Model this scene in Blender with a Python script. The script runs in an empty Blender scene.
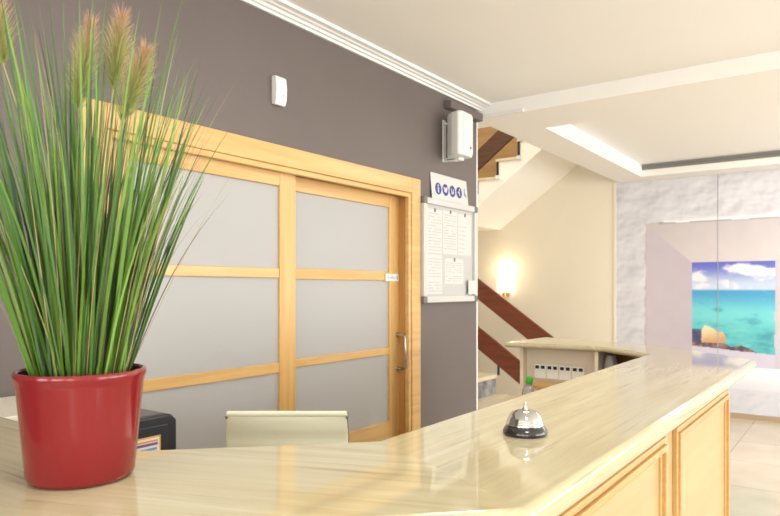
import bpy, bmesh, math, random
from mathutils import Matrix, Vector, noise

C = bpy.context.scene.collection
PI = math.pi
H = 1.45                       # eye height of the camera above the floor
TH = math.radians(35.66)       # camera heading, left of +Y
ST, CT = math.sin(TH), math.cos(TH)
F = 655.0                      # focal length in pixels of a 780 px wide frame

# ------------------------------------------------------------------ materials
def srgb(r, g, b):
    f = lambda c: c / 12.92 if c <= 0.04045 else ((c + 0.055) / 1.055) ** 2.4
    return (f(r / 255.0), f(g / 255.0), f(b / 255.0))

def new_mat(name):
    m = bpy.data.materials.new(name); m.use_nodes = True
    nt = m.node_tree
    return m, nt, nt.nodes['Principled BSDF']

def plain(name, col, rough=0.5, metal=0.0, bump=0.0, bscale=60.0, coat=0.0, var=0.0, vscale=4.0, spec=0.5):
    m, nt, b = new_mat(name)
    b.inputs['Base Color'].default_value = (*col, 1)
    b.inputs['Roughness'].default_value = rough
    b.inputs['Metallic'].default_value = metal
    b.inputs['Coat Weight'].default_value = coat
    b.inputs['Coat Roughness'].default_value = 0.05
    b.inputs['Specular IOR Level'].default_value = spec
    tc = nt.nodes.new('ShaderNodeTexCoord')
    if var > 0:
        n = nt.nodes.new('ShaderNodeTexNoise'); n.inputs['Scale'].default_value = vscale; n.inputs['Detail'].default_value = 4
        r = nt.nodes.new('ShaderNodeValToRGB')
        r.color_ramp.elements[0].position = 0.3; r.color_ramp.elements[1].position = 0.7
        r.color_ramp.elements[0].color = (*[c * (1 - var) for c in col], 1)
        r.color_ramp.elements[1].color = (*[min(1, c * (1 + var)) for c in col], 1)
        nt.links.new(tc.outputs['Object'], n.inputs['Vector']); nt.links.new(n.outputs['Fac'], r.inputs['Fac'])
        nt.links.new(r.outputs['Color'], b.inputs['Base Color'])
    if bump > 0:
        n = nt.nodes.new('ShaderNodeTexNoise'); n.inputs['Scale'].default_value = bscale; n.inputs['Detail'].default_value = 5
        bp = nt.nodes.new('ShaderNodeBump'); bp.inputs['Strength'].default_value = bump; bp.inputs['Distance'].default_value = 0.01
        nt.links.new(tc.outputs['Object'], n.inputs['Vector']); nt.links.new(n.outputs['Fac'], bp.inputs['Height'])
        nt.links.new(bp.outputs['Normal'], b.inputs['Normal'])
    return m

def streaky(name, ramp, scale, rotz=0.0, rough=0.3, dist=0.0, coat=0.0, fine=None, spec=0.5):
    """long fibres or veins: noise stretched by the mapping scale"""
    m, nt, b = new_mat(name)
    tc = nt.nodes.new('ShaderNodeTexCoord'); rot = nt.nodes.new('ShaderNodeMapping'); mp = nt.nodes.new('ShaderNodeMapping')
    rot.inputs['Rotation'].default_value = (0, 0, rotz)
    mp.inputs['Scale'].default_value = scale
    n = nt.nodes.new('ShaderNodeTexNoise'); n.inputs['Scale'].default_value = 1.0; n.inputs['Detail'].default_value = 8
    n.inputs['Roughness'].default_value = 0.62; n.inputs['Distortion'].default_value = dist
    r = nt.nodes.new('ShaderNodeValToRGB')
    els = r.color_ramp.elements
    els[0].position, els[0].color = ramp[0][0], (*ramp[0][1], 1)
    els[1].position, els[1].color = ramp[-1][0], (*ramp[-1][1], 1)
    for p, c in ramp[1:-1]:
        e = els.new(p); e.color = (*c, 1)
    nt.links.new(tc.outputs['Object'], rot.inputs['Vector']); nt.links.new(rot.outputs['Vector'], mp.inputs['Vector'])
    nt.links.new(mp.outputs['Vector'], n.inputs['Vector']); nt.links.new(n.outputs['Fac'], r.inputs['Fac'])
    out = r.outputs['Color']
    if fine:
        mp2 = nt.nodes.new('ShaderNodeMapping'); mp2.inputs['Scale'].default_value = fine[0]
        n2 = nt.nodes.new('ShaderNodeTexNoise'); n2.inputs['Scale'].default_value = 1.0; n2.inputs['Detail'].default_value = 4
        r2 = nt.nodes.new('ShaderNodeValToRGB')
        r2.color_ramp.elements[0].position, r2.color_ramp.elements[0].color = fine[1], (*fine[2], 1)
        r2.color_ramp.elements[1].position, r2.color_ramp.elements[1].color = fine[3], (1, 1, 1, 1)
        mx = nt.nodes.new('ShaderNodeMix'); mx.data_type = 'RGBA'; mx.blend_type = 'MULTIPLY'; mx.inputs['Factor'].default_value = 1.0
        nt.links.new(rot.outputs['Vector'], mp2.inputs['Vector']); nt.links.new(mp2.outputs['Vector'], n2.inputs['Vector'])
        nt.links.new(n2.outputs['Fac'], r2.inputs['Fac'])
        nt.links.new(out, mx.inputs['A']); nt.links.new(r2.outputs['Color'], mx.inputs['B'])
        out = mx.outputs['Result']
    nt.links.new(out, b.inputs['Base Color'])
    b.inputs['Roughness'].default_value = rough
    b.inputs['Coat Weight'].default_value = coat; b.inputs['Coat Roughness'].default_value = 0.08
    b.inputs['Specular IOR Level'].default_value = spec
    return m

def emission(name, col, s):
    m = bpy.data.materials.new(name); m.use_nodes = True
    nt = m.node_tree; nt.nodes.remove(nt.nodes['Principled BSDF'])
    e = nt.nodes.new('ShaderNodeEmission'); e.inputs['Color'].default_value = (*col, 1); e.inputs['Strength'].default_value = s
    nt.links.new(e.outputs['Emission'], nt.nodes['Material Output'].inputs['Surface'])
    return m

M = {}
M['taupe'] = plain('taupe_paint', (0.118, 0.096, 0.088), 0.55, bump=0.04, bscale=90, var=0.05, vscale=2.0)
M['ceiling'] = plain('ceiling_paint', (0.835, 0.825, 0.785), 0.8, bump=0.02)
M['white_paint'] = plain('white_trim_paint', (0.76, 0.76, 0.745), 0.5)
M['cream'] = plain('cream_wall_paint', (0.80, 0.735, 0.60), 0.7, bump=0.03, bscale=50)
M['stair_white'] = plain('stair_soffit_paint', (0.86, 0.83, 0.75), 0.7)
M['office_white'] = plain('office_paint', (0.62, 0.64, 0.66), 0.8)
M['ochre'] = streaky('ochre_streaks', [(0.3, (0.36, 0.21, 0.075)), (0.7, (0.46, 0.285, 0.115))], (1.2, 1.2, 14), rough=0.5)
trv = [(0.26, (0.42, 0.36, 0.21)), (0.44, (0.47, 0.415, 0.26)), (0.56, (0.495, 0.445, 0.29)), (0.74, (0.55, 0.51, 0.36))]
fine = ((1.8, 95, 95), 0.30, (0.62, 0.58, 0.50), 0.43)
M['stone_long'] = streaky('travertine_along_counter', trv, (34, 2.0, 34), 0.0, 0.05, 0.6, fine=((95, 3.2, 95), 0.27, (0.74, 0.69, 0.60), 0.38), spec=0.65)
M['stone_diag'] = streaky('travertine_corner', trv, (2.0, 34, 34), math.radians(-20), 0.05, 0.6, fine=((3.2, 95, 95), 0.27, (0.74, 0.69, 0.60), 0.38), spec=0.65)
M['stone_cross'] = streaky('travertine_return', trv, (2.0, 34, 34), 0.0, 0.05, 0.6, fine=((3.2, 95, 95), 0.27, (0.74, 0.69, 0.60), 0.38), spec=0.65)
M['stone_step'] = streaky('marble_tread', [(0.3, (0.55, 0.46, 0.31)), (0.7, (0.74, 0.65, 0.47))], (8, 1.5, 8), 0, 0.2)
M['skirting'] = plain('tan_skirting', (0.40, 0.31, 0.21), 0.3)
M['riser'] = plain('grey_marble_riser', (0.22, 0.22, 0.23), 0.15, var=0.5, vscale=9)
beech = [(0.28, (0.50, 0.285, 0.09)), (0.5, (0.585, 0.355, 0.125)), (0.74, (0.65, 0.42, 0.17))]
M['beech_v'] = streaky('beech_upright_grain', beech, (26, 26, 1.3), 0, 0.35, 0.4, coat=0.15)
M['beech_h'] = streaky('beech_level_grain', beech, (26, 1.3, 26), 0, 0.35, 0.4, coat=0.15)
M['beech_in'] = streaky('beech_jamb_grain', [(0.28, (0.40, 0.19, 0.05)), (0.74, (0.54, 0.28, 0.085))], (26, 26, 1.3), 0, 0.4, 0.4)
maple = [(0.28, (0.455, 0.31, 0.14)), (0.5, (0.50, 0.35, 0.17)), (0.74, (0.535, 0.39, 0.205))]
M['veneer'] = streaky('pale_veneer', maple, (20, 1.2, 20), 0, 0.35, 0.3, coat=0.1)
M['moulding'] = streaky('honey_moulding', [(0.28, (0.49, 0.285, 0.095)), (0.74, (0.60, 0.375, 0.145))], (30, 1.2, 30), 0, 0.35, 0.3, coat=0.2)
M['mahogany'] = streaky('mahogany_plank', [(0.28, (0.11, 0.026, 0.012)), (0.74, (0.21, 0.058, 0.026))], (3, 30, 30), 0, 0.35, 0.3)
M['walnut'] = streaky('walnut_plank', [(0.28, (0.055, 0.022, 0.012)), (0.74, (0.11, 0.047, 0.025))], (3, 30, 30), 0, 0.4, 0.3)
M['shelf_wood'] = streaky('shelf_board', [(0.3, (0.30, 0.15, 0.05)), (0.7, (0.42, 0.22, 0.08))], (2, 26, 26), 0, 0.4)
M['ledge_wood'] = streaky('ledge_board', beech, (1.3, 26, 26), 0, 0.4)
M['dark_inside'] = streaky('dark_carcass', [(0.3, (0.10, 0.055, 0.028)), (0.7, (0.15, 0.085, 0.045))], (2, 26, 26), 0, 0.5)
M['panel_cream'] = plain('cream_laminate', (0.74, 0.66, 0.52), 0.45)
M['red'] = plain('red_glazed_ceramic', (0.19, 0.010, 0.013), 0.13)
M['red_in'] = plain('dark_pot_lining', (0.02, 0.014, 0.014), 0.5)
M['soil'] = plain('dark_moss_filler', (0.02, 0.028, 0.014), 0.9, bump=0.6, bscale=120)
M['chrome'] = plain('chrome', (0.60, 0.60, 0.61), 0.06, 1.0)
M['satin'] = plain('satin_steel', (0.48, 0.45, 0.41), 0.28, 1.0)
M['alu'] = plain('white_aluminium', (0.50, 0.50, 0.475), 0.35)
M['grey_plastic'] = plain('grey_plastic', (0.13, 0.133, 0.14), 0.4)
M['black'] = plain('black_plastic', (0.012, 0.013, 0.017), 0.35)
M['black_soft'] = plain('black_enamel', (0.016, 0.016, 0.018), 0.18, coat=0.5)
M['charcoal'] = plain('charcoal_casing', (0.017, 0.019, 0.027), 0.45)
M['charcoal_top'] = plain('charcoal_casing_lid', (0.10, 0.10, 0.095), 0.4)
M['white_plastic'] = plain('white_plastic', (0.70, 0.70, 0.67), 0.4)
M['white_grille'] = plain('white_grille', (0.66, 0.66, 0.64), 0.6)
M['switch_white'] = plain('switch_white', (0.86, 0.86, 0.84), 0.4)
M['paper'] = plain('white_paper', (0.54, 0.545, 0.52), 0.7)
M['board_back'] = plain('notice_board_felt', (0.44, 0.44, 0.43), 0.8)
M['ink'] = plain('grey_print', (0.34, 0.345, 0.35), 0.8)
M['blue'] = plain('blue_print', (0.022, 0.034, 0.20), 0.6)
M['cream_leather'] = plain('cream_leather', (0.86, 0.87, 0.70), 0.45, bump=0.03, bscale=200)
M['white_board'] = plain('white_melamine', (0.74, 0.71, 0.62), 0.4)
M['green_cap'] = plain('green_cap', (0.04, 0.42, 0.035), 0.4)
M['bag'] = plain('grey_wrinkled_plastic', (0.42, 0.39, 0.38), 0.35, bump=0.5, bscale=25)
M['label_white'] = plain('label_white', (0.75, 0.75, 0.75), 0.5)
M['label_orange'] = plain('label_orange', (0.75, 0.36, 0.06), 0.5)
M['label_purple'] = plain('label_purple', (0.20, 0.10, 0.26), 0.5)
M['label_blue'] = plain('label_blue', (0.16, 0.30, 0.55), 0.5)
M['brass'] = plain('brass', (0.70, 0.42, 0.12), 0.3, 1.0)
M['vent_dark'] = plain('vent_grey', (0.20, 0.20, 0.18), 0.5)
M['lamp_glow'] = emission('lit_opal_glass', (1.0, 0.86, 0.62), 2.5)
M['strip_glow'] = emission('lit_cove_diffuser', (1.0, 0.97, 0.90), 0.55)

def floor_mat():
    m, nt, b = new_mat('polished_beige_tiles')
    tc = nt.nodes.new('ShaderNodeTexCoord'); mp = nt.nodes.new('ShaderNodeMapping')
    mp.inputs['Location'].default_value = (0.13, 0.22, 0)
    br = nt.nodes.new('ShaderNodeTexBrick'); br.offset = 0.0
    br.inputs['Scale'].default_value = 1.0; br.inputs['Brick Width'].default_value = 0.8; br.inputs['Row Height'].default_value = 0.8
    br.inputs['Mortar Size'].default_value = 0.004; br.inputs['Mortar Smooth'].default_value = 0.2
    br.inputs['Color1'].default_value = (0.58, 0.50, 0.39, 1); br.inputs['Color2'].default_value = (0.53, 0.45, 0.345, 1)
    br.inputs['Mortar'].default_value = (0.27, 0.22, 0.16, 1)
    n = nt.nodes.new('ShaderNodeTexNoise'); n.inputs['Scale'].default_value = 2.5; n.inputs['Detail'].default_value = 6
    r = nt.nodes.new('ShaderNodeValToRGB')
    r.color_ramp.elements[0].position = 0.3; r.color_ramp.elements[0].color = (0.86, 0.84, 0.80, 1)
    r.color_ramp.elements[1].position = 0.7; r.color_ramp.elements[1].color = (1, 1, 1, 1)
    mx = nt.nodes.new('ShaderNodeMix'); mx.data_type = 'RGBA'; mx.blend_type = 'MULTIPLY'; mx.inputs['Factor'].default_value = 1
    nt.links.new(tc.outputs['Object'], mp.inputs['Vector']); nt.links.new(mp.outputs['Vector'], br.inputs['Vector'])
    nt.links.new(tc.outputs['Object'], n.inputs['Vector']); nt.links.new(n.outputs['Fac'], r.inputs['Fac'])
    nt.links.new(br.outputs['Color'], mx.inputs['A']); nt.links.new(r.outputs['Color'], mx.inputs['B'])
    nt.links.new(mx.outputs['Result'], b.inputs['Base Color'])
    b.inputs['Roughness'].default_value = 0.16
    return m
M['floor'] = floor_mat()

def glass_mat():
    m, nt, b = new_mat('frosted_glass')
    b.inputs['Base Color'].default_value = (0.58, 0.575, 0.56, 1)
    b.inputs['Roughness'].default_value = 0.5
    b.inputs['Transmission Weight'].default_value = 0.45
    b.inputs['IOR'].default_value = 1.45
    return m
M['frosted'] = glass_mat()

def clear_mat():
    m, nt, b = new_mat('clear_plastic')
    b.inputs['Base Color'].default_value = (0.80, 0.82, 0.80, 1); b.inputs['Roughness'].default_value = 0.1
    b.inputs['Transmission Weight'].default_value = 0.75; b.inputs['IOR'].default_value = 1.3
    return m
M['clear'] = clear_mat()

def vcol_mat(name, rough=0.6, spec=0.3):
    m, nt, b = new_mat(name)
    a = nt.nodes.new('ShaderNodeAttribute'); a.attribute_name = 'Col'
    nt.links.new(a.outputs['Color'], b.inputs['Base Color'])
    b.inputs['Roughness'].default_value = rough; b.inputs['Specular IOR Level'].default_value = spec
    return m
M['mural'] = vcol_mat('printed_wallpaper', 0.75, 0.2)

def blade_mat(name, cols, rough=0.4):
    m, nt, b = new_mat(name)
    g = nt.nodes.new('ShaderNodeNewGeometry')
    r = nt.nodes.new('ShaderNodeValToRGB'); els = r.color_ramp.elements
    els[0].position, els[0].color = 0.0, (*cols[0], 1); els[1].position, els[1].color = 1.0, (*cols[-1], 1)
    for i, c in enumerate(cols[1:-1]):
        e = els.new((i + 1) / (len(cols) - 1)); e.color = (*c, 1)
    nt.links.new(g.outputs['Random Per Island'], r.inputs['Fac']); nt.links.new(r.outputs['Color'], b.inputs['Base Color'])
    b.inputs['Roughness'].default_value = rough
    return m
M['blades'] = blade_mat('green_grass_blades', [(0.012, 0.036, 0.008), (0.030, 0.085, 0.012), (0.075, 0.19, 0.018), (0.016, 0.055, 0.014), (0.15, 0.29, 0.03), (0.035, 0.11, 0.022), (0.25, 0.38, 0.075), (0.10, 0.23, 0.03), (0.18, 0.30, 0.04)])
M['strands'] = blade_mat('dark_grass_strands', [(0.02, 0.026, 0.014), (0.045, 0.026, 0.014), (0.12, 0.14, 0.04), (0.34, 0.28, 0.11), (0.42, 0.36, 0.17)])

def plume_mat():
    m, nt, b = new_mat('seed_plume_hairs')
    tc = nt.nodes.new('ShaderNodeTexCoord'); s = nt.nodes.new('ShaderNodeSeparateXYZ'); r = nt.nodes.new('ShaderNodeValToRGB')
    els = r.color_ramp.elements
    els[0].position, els[0].color = 0.1, (0.26, 0.31, 0.07, 1); els[1].position, els[1].color = 0.95, (0.46, 0.25, 0.16, 1)
    e = els.new(0.55); e.color = (0.36, 0.32, 0.12, 1)
    nt.links.new(tc.outputs['Generated'], s.inputs['Vector']); nt.links.new(s.outputs['Z'], r.inputs['Fac'])
    nt.links.new(r.outputs['Color'], b.inputs['Base Color']); b.inputs['Roughness'].default_value = 0.7
    return m
M['plume'] = plume_mat()

# ------------------------------------------------------------------ object helpers
WORLD = {}
def root(name, loc, rotz=0.0, label=None, cat=None, group=None):
    o = bpy.data.objects.new(name, None); C.objects.link(o)
    o.location = loc; o.rotation_euler = (0, 0, rotz); o.empty_display_size = 0.05
    WORLD[o.name] = Matrix.Translation(Vector(loc)) @ Matrix.Rotation(rotz, 4, 'Z')
    if label: tag(o, label, cat, group)
    return o

def tag(o, label=None, cat=None, group=None, kind=None):
    if label: o['label'] = label
    if cat: o['category'] = cat
    if group: o['group'] = group
    if kind: o['kind'] = kind
    return o

class MB:
    """collects shapes in world coordinates and links them as one mesh object"""
    def __init__(self): self.bm = bmesh.new(); self.mi = 0
    def paint(self, i): self.mi = i; return self
    def _x(self, vs, mat):
        if mat is not None:
            bmesh.ops.transform(self.bm, matrix=mat, verts=vs)
    def box(self, x0, x1, y0, y1, z0, z1, mat=None):
        vs = [self.bm.verts.new((x, y, z)) for x in (x0, x1) for y in (y0, y1) for z in (z0, z1)]
        for f in ((0, 1, 3, 2), (4, 6, 7, 5), (0, 4, 5, 1), (2, 3, 7, 6), (0, 2, 6, 4), (1, 5, 7, 3)):
            self.bm.faces.new([vs[i] for i in f]).material_index = self.mi
        self._x(vs, mat); return self
    def prism(self, pts, axis, a, b, mat=None):
        """polygon in the plane of the two other axes (in xyz order) swept along axis from a to b"""
        def p3(p, c):
            return {'x': (c, p[0], p[1]), 'y': (p[0], c, p[1]), 'z': (p[0], p[1], c)}[axis]
        A = [self.bm.verts.new(p3(p, a)) for p in pts]; B = [self.bm.verts.new(p3(p, b)) for p in pts]
        n = len(pts)
        fs = [self.bm.faces.new(A), self.bm.faces.new(B[::-1])]
        for i in range(n):
            fs.append(self.bm.faces.new((A[i], B[i], B[(i + 1) % n], A[(i + 1) % n])))
        for f in fs: f.material_index = self.mi
        self._x(A + B, mat); return self
    def lathe(self, prof, seg=48, mat=None, cap0=True, cap1=True):
        rings = []
        for r, z in prof:
            rings.append([self.bm.verts.new((r * math.cos(2 * PI * i / seg), r * math.sin(2 * PI * i / seg), z)) for i in range(seg)])
        for k in range(len(rings) - 1):
            for i in range(seg):
                j = (i + 1) % seg
                self.bm.faces.new((rings[k][i], rings[k][j], rings[k + 1][j], rings[k + 1][i]))
        if cap0: self.bm.faces.new(rings[0][::-1])
        if cap1: self.bm.faces.new(rings[-1])
        self._x([v for r in rings for v in r], mat); return self
    def cyl(self, p0, p1, r, seg=16, r1=None):
        return self.tube([p0, p1], r, seg, r1)
    def tube(self, pts, r, seg=12, r1=None):
        pts = [Vector(p) for p in pts]; n = len(pts); rings = []
        up = None
        for i, p in enumerate(pts):
            d = (pts[min(i + 1, n - 1)] - pts[max(i - 1, 0)]).normalized()
            if up is None or abs(d.dot(up)) > 0.95:
                up = Vector((0, 0, 1)) if abs(d.z) < 0.9 else Vector((1, 0, 0))
            u = d.cross(up).normalized(); v = u.cross(d)
            rr = r if r1 is None else r + (r1 - r) * i / max(1, n - 1)
            rings.append([self.bm.verts.new(p + rr * (math.cos(2 * PI * k / seg) * u + math.sin(2 * PI * k / seg) * v)) for k in range(seg)])
        for k in range(n - 1):
            for i in range(seg):
                j = (i + 1) % seg
                self.bm.faces.new((rings[k][i], rings[k][j], rings[k + 1][j], rings[k + 1][i]))
        self.bm.faces.new(rings[0][::-1]); self.bm.faces.new(rings[-1])
        return self
    def ribbon(self, pts, ws, side):
        L, R = [], []
        for p, w, s in zip(pts, ws, side):
            L.append(self.bm.verts.new(p - s * w * 0.5)); R.append(self.bm.verts.new(p + s * w * 0.5))
        for i in range(len(pts) - 1):
            self.bm.faces.new((L[i], R[i], R[i + 1], L[i + 1]))
        return self
    def build(self, name, mat, parent=None, smooth=False, bevel=0.0, seg=2, fix=True):
        bm = self.bm
        if fix: bmesh.ops.recalc_face_normals(bm, faces=bm.faces[:])
        me = bpy.data.meshes.new(name); bm.to_mesh(me); bm.free()
        for m in (mat if isinstance(mat, (list, tuple)) else [mat]): me.materials.append(m)
        o = bpy.data.objects.new(name, me); C.objects.link(o)
        if parent is not None:
            W = WORLD[parent.name]
            me.transform(W.inverted()); o.parent = parent; WORLD[o.name] = W
        else:
            WORLD[o.name] = Matrix.Identity(4)
        if smooth:
            for p in me.polygons: p.use_smooth = True
            try: me.set_sharp_from_angle(angle=math.radians(40))
            except Exception: pass
        if bevel > 0:
            b = o.modifiers.new('bevel', 'BEVEL'); b.width = bevel; b.segments = seg; b.limit_method = 'ANGLE'; b.angle_limit = math.radians(35)
            b.harden_normals = False
        return o

def settle(o):
    """put a top-level mesh's origin at its base centre"""
    me = o.data
    xs = [v.co for v in me.vertices]
    lo = Vector((min(c.x for c in xs), min(c.y for c in xs), min(c.z for c in xs)))
    hi = Vector((max(c.x for c in xs), max(c.y for c in xs), max(c.z for c in xs)))
    c = Vector(((lo.x + hi.x) / 2, (lo.y + hi.y) / 2, lo.z))
    me.transform(Matrix.Translation(-c)); o.location = c
    WORLD[o.name] = Matrix.Translation(c)
    return o

def struct(name, mb, mat, parent=None, **k):
    o = mb.build(name, mat, parent, **k)
    if parent is None: o['kind'] = 'structure'
    return o

# ================================================================== THE SETTING
WX = -2.35            # face of the taupe wall
YF = 8.2              # far wall
ZC = H + 1.395         # main ceiling
ZS = H + 1.29         # dropped ceiling beyond the beam

struct('floor', MB().box(-6.2, 4.6, -3.2, YF + 0.15, -0.1, 0.0), M['floor'])

# taupe wall with the doorway
DY0, DY1, DZ = 1.40, 3.496, H + 0.6085
w = MB()
w.box(WX - 0.16, WX, -3.2, DY0, 0, ZC + 0.1).box(WX - 0.16, WX, DY0, DY1, DZ, ZC + 0.1).box(WX - 0.16, WX, DY1, 4.39, 0, ZC + 0.1)
struct('wall_left', w, M['taupe'])
struct('trim_1', MB().box(WX - 0.165, WX + 0.004, 4.39, 4.405, 0, ZC - 0.06), M['white_paint'])

# office behind the frosted door
w = MB()
w.box(-5.3, -5.2, -0.3, 4.3, 0, ZC).box(-5.3, WX - 0.16, -0.4, -0.3, 0, ZC).box(-5.3, WX - 0.16, 4.28, 4.38, 0, ZC).box(-5.3, WX - 0.16, -0.4, 4.38, ZC, ZC + 0.1)
struct('wall_office', w, M['office_white'])

# crown moulding
crown = [(WX, H + 1.343), (WX + 0.012, H + 1.343), (WX + 0.016, H + 1.354), (WX + 0.030, H + 1.357), (WX + 0.036, H + 1.367),
         (WX + 0.052, H + 1.370), (WX + 0.060, H + 1.376), (WX + 0.085, H + 1.379), (WX + 0.088, ZC), (WX, ZC)]
struct('trim_2', MB().prism(crown, 'y', -3.2, 4.46), M['white_paint'])
struct('trim_3', MB().box(WX, -1.99, 4.435, 4.46, H + 1.285, H + 1.31), M['white_paint'], bevel=0.005)

# ceilings
struct('ceiling', MB().box(WX, 4.6, -3.2, 4.46, ZC, ZC + 0.15), M['ceiling'])
TX0, TX1, TY0, TY1, TZ = -2.06, 3.6, 5.02, 7.86, H + 1.43
w = MB()
w.box(-2.40, 4.6, 4.46, TY0, ZS, ZC + 0.3).box(-2.40, TX0, TY0, TY1, ZS, ZC + 0.3).box(-2.40, 4.6, TY1, YF, ZS, ZC + 0.3)
w.box(TX1, 4.6, TY0, TY1, ZS, ZC + 0.3).box(TX0, TX1, TY0, TY1, TZ, ZC + 0.3)
w.box(-6.2, -2.40, 4.39, 4.72, ZS, ZC + 0.3)
struct('ceiling_lobby', w, M['ceiling'])

# far wall, stairwell walls
struct('wall_far', MB().box(-6.2, 4.6, YF, YF + 0.15, 0, H + 3.6), M['cream'])
w = MB().box(-6.3, -6.2, 4.39, YF, 0, H + 3.6).box(-6.2, WX - 0.16, 4.382, 4.39, 0, H + 3.6)
struct('wall_stair', w, M['cream'])
w = MB().box(WX, 4.45, -3.12, -3.0, 0, 0.85).box(WX, 4.45, -3.12, -3.0, 2.5, ZC + 0.1)
for x in (WX, -0.75, 1.2, 3.15): w.box(x, x + 0.45, -3.12, -3.0, 0.85, 2.5)
w.box(4.2, 4.45, -3.12, -3.0, 0.85, 2.5)
struct('wall_back', w, M['cream'])
w = MB().box(4.35, 4.45, -3.0, YF, 0, 0.35).box(4.35, 4.45, -3.0, YF, 2.55, ZC + 0.1)
for y in (-3.0, -0.4, 2.0, 4.4, 6.8): w.box(4.35, 4.45, y, y + 0.35, 0.35, 2.55)
struct('wall_right', w, M['cream'])
struct('ceiling_stair', MB().box(-6.2, -2.4, 4.39, YF, H + 3.6, H + 3.7), M['ceiling'])
struct('trim_4', MB().box(-2.475, -2.445, YF - 0.012, YF, 0, ZS), M['cream'])
struct('trim_5', MB().box(-2.445, 4.6, YF - 0.016, YF, 0, 0.055), M['skirting'])

# lit strip on the inner face of the ceiling recess, dark slot on its far face
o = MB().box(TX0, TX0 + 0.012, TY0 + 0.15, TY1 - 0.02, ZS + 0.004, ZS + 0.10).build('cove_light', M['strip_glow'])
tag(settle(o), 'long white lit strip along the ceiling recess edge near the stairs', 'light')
r = root('slot_vent', ((TX0 + TX1) / 2, TY1, TZ - 0.065), 0, 'narrow grey slot vent across the far edge of the ceiling recess', 'vent')
MB().box(TX0 + 0.01, TX1 - 0.01, TY1 - 0.008, TY1, TZ - 0.068, TZ - 0.004).build('vent_body', M['vent_dark'], r)
MB().box(TX0 + 0.01, TX1 - 0.01, TY1 - 0.013, TY1 - 0.008, TZ - 0.04, TZ - 0.033).build('vent_bar', M['grey_plastic'], r)

# ------------------------------------------------------------------ sliding door
door = root('door_1', (WX, (DY0 + DY1) / 2, 0)); door['kind'] = 'structure'
a = MB()
AW = 0.10
for (y0, y1, z0, z1) in ((DY0 - AW, DY0, 0, DZ + AW), (DY1, DY1 + AW, 0, DZ + AW), (DY0, DY1, DZ, DZ + AW)):
    a.box(WX, WX + 0.018, y0, y1, z0, z1)
a.build('architrave', M['beech_h'], door, bevel=0.004)
a = MB()
for (y0, y1, z0, z1) in ((DY0, DY0 + 0.028, 0, DZ), (DY1 - 0.028, DY1, 0, DZ), (DY0 + 0.028, DY1 - 0.028, DZ - 0.028, DZ)):
    a.box(WX - 0.02, WX + 0.010, y0, y1, z0, z1)
a.build('door_stop', M['beech_h'], door, bevel=0.004)
a = MB()
a.box(WX - 0.16, WX - 0.02, DY0, DY0 + 0.01, 0, DZ).box(WX - 0.16, WX - 0.02, DY1 - 0.01, DY1, 0, DZ).box(WX - 0.16, WX - 0.02, DY0, DY1, DZ - 0.01, DZ)
a.build('jamb', M['beech_in'], door)
def leaf(x1, y0, y1, sw, zr):
    """two stiles, rails between zr pairs, a frosted pane between rails"""
    t = 0.036
    lf = MB()
    for (a0, a1) in ((y0, y0 + sw), (y1 - sw, y1)):
        lf.box(x1 - t, x1, a0, a1, zr[0], zr[-1])
    f = lf.build('door_leaf', M['beech_v'], door, bevel=0.004)
    n_ = len(zr)
    for i in range(0, n_, 2):
        MB().box(x1 - t, x1 - (0.0 if i in (0, n_ - 2) else 0.004), y0 + sw, y1 - sw, zr[i], zr[i + 1]).build('rail', M['beech_h'], f, bevel=0.004)
    for i in range(1, n_ - 1, 2):
        MB().box(x1 - 0.022, x1 - 0.014, y0 + sw - 0.004, y1 - sw + 0.004, zr[i] - 0.004, zr[i + 1] + 0.004).build('glass_pane', M['frosted'], f)
    return f
ll = leaf(WX - 0.028, DY0 + 0.012, 2.477, 0.115, [0.0, .60, H - .429, H - .378, H + .0505, H + .0994, H + .515, H + .60])
rl_ = leaf(WX - 0.080, 2.40, 3.496, 0.110, [0.0, .604, H - .423, H - .378, H + .0465, H + .1055, H + .513, H + .594])
# handle and label on the right leaf
xh = WX - 0.080
hp = []
zh0, zh1, yh = H - 0.520, H - 0.300, 3.464
for k in range(5):
    hp.append((xh + 0.045 * math.sin(k / 4 * PI / 2) + 0.02 * (k / 4), yh, zh1 - 0.012 * (1 - math.cos(k / 4 * PI / 2))))
hp2 = [(p[0], p[1], zh0 + (zh1 - p[2])) for p in hp][::-1]
MB().tube(hp + hp2, 0.009, 12).cyl((xh, yh, zh1), (xh + 0.006, yh, zh1), 0.017).cyl((xh, yh, zh0), (xh + 0.006, yh, zh0), 0.017).build('door_handle', M['satin'], rl_, smooth=True)
tx = MB().box(xh, xh + 0.004, 3.335, 3.478, H + 0.044, H + 0.090).paint(1)
random.seed(4)
for k in range(7):
    y = 3.352 + k * 0.013
    tx.box(xh + 0.004, xh + 0.0048, y, y + 0.007, H + 0.060, H + 0.060 + random.choice((0.010, 0.014)))
tx.box(xh + 0.004, xh + 0.0048, 3.456, 3.467, H + 0.054, H + 0.080)
tx.build('door_plate', [M['white_plastic'], M['ink']], rl_)

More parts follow.
